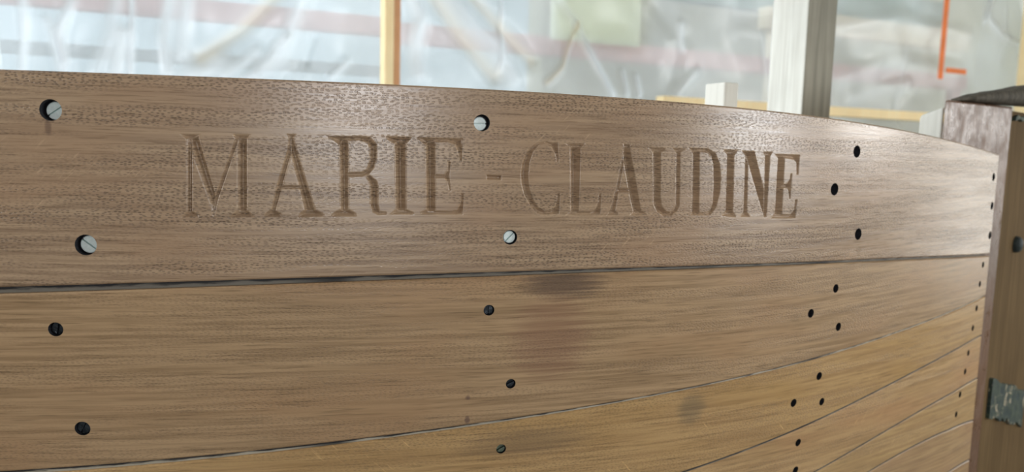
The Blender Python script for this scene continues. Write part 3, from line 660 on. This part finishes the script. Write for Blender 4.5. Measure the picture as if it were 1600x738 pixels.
def make_sheet(name, u0, u1, z0, z1, nu, nv, off, seed, amp=1.0, folds=FOLDS, mat=None, edge_wave=0.0):
    u = np.linspace(u0, u1, nu); z = np.linspace(z0, z1, nv); UU, ZZ = np.meshgrid(u, z, indexing='ij')
    if edge_wave:
        wv = edge_wave*(np.sin(ZZ*9+seed)+.6*np.sin(ZZ*21)); UU = UU + wv*((UU-u0)/(u1-u0) if edge_wave > 0 else 1)
    h = .010*amp*vnoise(UU, ZZ, 12, seed, .7, 3.0) + .0035*amp*vnoise(UU, ZZ, 16, seed+1, 3, 9)
    r = vnoise(UU, ZZ, 10, seed+2, 1.0, 4.0, .45, .35); rid = np.exp(-(r/.16)**2); msk = 1/(1+np.exp(-3*vnoise(UU, ZZ, 6, seed+3, .4, 1.2)))
    h += .007*amp*rid*msk; cr = .3*rid*msk; tn = 0*cr
    for pts, wd, ht, wh in folds:
        q = [wall_uz(*p) for p in pts]
        d = np.full(UU.shape, 1e9); 
        for (a, b), (c_, e_) in zip(q[:-1], q[1:]):
            ex, ey = c_-a, e_-b; k = np.clip(((UU-a)*ex+(ZZ-b)*ey)/(ex*ex+ey*ey), 0, 1); d = np.minimum(d, np.hypot(UU-a-k*ex, ZZ-b-k*ey))
        g = np.exp(-(d/wd)**2); h += ht*g; cr += max(wh, 0)*g; tn += max(-wh, 0)*g
    P = np.array([0, WY0, 0])+UU[..., None]*WD+(off-h)[..., None]*WN+ZZ[..., None]*np.array([0, 0, 1.0])
    V = P.reshape(-1, 3); g = np.arange(nu*nv).reshape(nu, nv)
    F = np.stack([g[:-1, :-1], g[1:, :-1], g[1:, 1:], g[:-1, 1:]], -1).reshape(-1, 4).tolist()
    me = bpy.data.meshes.new(name); me.from_pydata(V.tolist(), [], F); me.update(); me.polygons.foreach_set('use_smooth', [True]*len(F))
    a = me.attributes.new('crease', 'FLOAT', 'POINT'); a.data.foreach_set('value', np.clip(cr, 0, 1).astype(np.float32).ravel())
    a = me.attributes.new('tan', 'FLOAT', 'POINT'); a.data.foreach_set('value', np.clip(tn, 0, 1).astype(np.float32).ravel())
    return link(name, me, mat or M_sheet)
UL = XL/WD[0]+.01; UR = XR/WD[0]-.01
tag(make_sheet('plastic_sheet', wall_uz(14, 60)[0]-.05, UR-.02, .02, ZC-.03, 820, 300, 0.0, 5), 'large wrinkled clear plastic sheet filling the wall behind the hull', 'plastic sheet')
ue = wall_uz(14, 60)[0]
tag(make_sheet('plastic_sheet', UL+.02, ue, .02, ZC-.03, 120, 220, -.12, 21, 1.3, [([(4, -5), (12, 45), (2, 100)], .012, .014, .8)], edge_wave=.004), 'crumpled plastic sheet end overlapping at the far left edge', 'plastic sheet')
ua, ub = wall_uz(1506, 60)[0], wall_uz(1578, 60)[0]
tag(make_sheet('plastic_sheet', ua, ub, 1.70, ZC-.03, 90, 160, -.045, 33, 1.0, [([(1535, -5), (1512, 35)], .014, .012, .8), ([(1520, 30), (1545, 60), (1580, 75)], .012, .01, .6), ([(1570, 82), (1582, 90)], .012, .01, .6)], edge_wave=.003), 'narrow plastic sheet flap hanging beside the right-hand batten', 'plastic sheet')

# battens of the sheeted wall (inside face)
M_pine = timber('pine', (.97, .74, .40), (.98, .82, .50), .6)
M_rough = timber('rough_orange_pine', (.62, .30, .14), (.75, .42, .22), .7)
def wall_box(name, u0, u1, z0, z1, o0, o1, mat, bev=.002, parent=None):
    P = [wall_pt(u0, 0, o0), wall_pt(u1, 0, o0), wall_pt(u1, 0, o1), wall_pt(u0, 0, o1)]
    return prism(name, [p[:2] for p in P], z0, z1, mat, parent, bev)
ba, bb = wall_uz(601.5, 60, -.095)[0], wall_uz(616, 60, -.095)[0]
bt_ = wall_box('batten', ba, bb, 0, ZC-.002, -.095, -.05, M_pine)
tag(bt_, 'upright yellow pine batten near the middle of the plastic sheeting', 'batten', 'pine battens of the sheeted wall')
wall_box('rough_edge', bb+.0005, bb+.017, 0, ZC-.002, -.092, -.05, M_rough, .001, bt_)['label'] = 'rough orange edge strip'
ua_, zt_ = wall_uz(1370, 172, -.06); _, zb_ = wall_uz(1370, 186, -.06)
tag(wall_box('batten', wall_uz(1010, 150)[0], wall_uz(1640, 150)[0], zb_, zt_, -.09, -.05, M_pine), 'horizontal yellow pine batten low down, crossing behind the tall timber', 'batten', 'pine battens of the sheeted wall')
b2a, b2b = wall_uz(1578, 60, -.06)[0], wall_uz(1625, 60, -.06)[0]
tag(wall_box('batten', b2a, b2b, 0, ZC-.002, -.145, -.1, M_pine), 'upright pine batten at the far right edge above the dark bar', 'batten', 'pine battens of the sheeted wall')

# ------------------------------------------------------------------ outside, seen through the sheeting
M_ground = plain('outside_ground', (.40, .40, .36), .9, 0, .2, 1)
M_beige = plain('beige_render', (.34, .305, .22), .8, 0, .18, 2.5)
M_white = plain('white_render', (.44, .50, .54), .8, 0, .06, 2)
M_red = plain('faded_red_paint', (.66, .34, .31), .6, 0, .15, 5)
M_tan = plain('tan_board', (.80, .66, .46), .7, 0, .12, 5)
M_gry = plain('grey_rail', (.36, .39, .40), .7, 0, .12, 5)
t = NT('pale_card'); x, y, z = t.obj(); p = t.noise(t.comb(x, y, z), 2, .5, 5)
tl = t.n('ShaderNodeBsdfTranslucent'); df = t.n('ShaderNodeBsdfDiffuse'); mx = t.n('ShaderNodeMixShader'); mx.inputs[0].default_value = .35
cc = t.mix(p, (.92, .92, .78), (.96, .96, .86)); t.l(cc, tl.inputs[0]); t.l(cc, df.inputs[0]); t.l(tl.outputs[0], mx.inputs[1]); t.l(df.outputs[0], mx.inputs[2]); t.l(mx.outputs[0], t.out.inputs[0]); M_card = t.m
M_orange = plain('orange_paint', (.85, .22, .06), .6, 0, .1, 20)
M_dgreen = plain('dark_green_cover', (.16, .24, .20), .7, 0, .2, 5)
gq = [wall_pt(-9, 0, .05), wall_pt(12, 0, .05), wall_pt(12, 0, 14), wall_pt(-9, 0, 14)]
prism('ground', [p[:2] for p in gq], -.1, -.02, M_ground, None, 0)['kind'] = 'structure'
def out_uz(px, py, off): return wall_uz(px, py, off)
def out_rail(name, px0, px1, py0, py1, off, th, mat, label, cat, pyref=None, **k):
    pm = (px0+px1)/2; u0 = out_uz(px0, py0, off)[0]; u1 = out_uz(px1, py0, off)[0]
    zt = out_uz(pm, py0, off)[1]; zb = out_uz(pm, py1, off)[1]
    return tag(wall_box(name, u0, u1, zb, zt, off, off+th, mat, .002), label, cat, **k)
w1 = wall_box('wall_outside', out_uz(850, 0, 1.1)[0], out_uz(1600, 0, 1.1)[0]+4, -.02, 3.2, 1.1, 1.25, M_beige, 0); w1['kind'] = 'structure'
w2 = wall_box('wall_far', out_uz(-500, 0, 3.0)[0], out_uz(850, 0, 1.1)[0]+1.0, -.02, 3.3, 3.0, 3.2, M_white, 0); w2['kind'] = 'structure'
def rail_legs(o, u0, u1, z, off, mat):
    for u in (u0, u1): wall_box('leg', u, u+.05, -.02, z, off+.012, off+.05, mat, 0, o)
def red(px0, px1, py0, py1, off, mat, label, legs, name='rail', cat='rail', group=None):
    o = out_rail(name, px0, px1, py0, py1, off, .06, mat, label, cat, group=group)
    pm = (px0+px1)/2; zb = out_uz(pm, py1, off)[1]; rail_legs(o, out_uz(legs[0], py0, off)[0], out_uz(legs[1], py0, off)[0], zb, off, mat); return o
red(616, 1516, 77, 103, .35, M_red, 'faded red rail seen through the sheeting behind the tall timber', (1225, 1500))
red(-110, 603, -8, 24, .38, M_red, 'faded red rail seen through the sheeting at the upper left', (-100, -60))
red(-110, 605, 78, 96, .25, M_gry, 'grey rail seen through the sheeting at the left', (-98, -58))
red(1200, 1520, 30, 62, .5, M_tan, 'tan board seen through the sheeting right of the tall timber', (1212, 1252), 'board', 'board')
red(1030, 1480, -30, 24, .6, M_dgreen, 'dark green board seen through the sheeting at the top right', (1215, 1262), 'board', 'board')
ca, cb = wall_uz(862, 30, .035)[0], wall_uz(1001, 30, .035)[0]; zc0 = wall_uz(930, 67, .035)[1]
tag(wall_box('card', ca, cb, zc0, zc0+.42, .035, .043, M_card, .001), 'pale rectangular card hanging behind the plastic sheet', 'card')
# orange bracket on the sheet
og = bpy.data.objects.new('orange_bracket', None); COL.objects.link(og)
oa = wall_uz(1470, 60, -.03); og.location = Vector(wall_pt(oa[0], wall_uz(1471, 124, -.03)[1], -.03))
tag(og, 'orange angle strip on the plastic sheet at the upper right', 'bracket')
z124 = wall_uz(1471, 124, -.03)[1]; z108 = wall_uz(1490, 107, -.03)[1]; z115 = wall_uz(1490, 115, -.03)[1]
wall_box('upright_strip', wall_uz(1470, 60, -.03)[0], wall_uz(1476.5, 60, -.03)[0], z124, z124+.85, -.036, -.030, M_orange, .001, og)
wall_box('foot_strip', wall_uz(1477.5, 110, -.03)[0], wall_uz(1508, 110, -.03)[0], z115, z108, -.036, -.030, M_orange, .001, og)
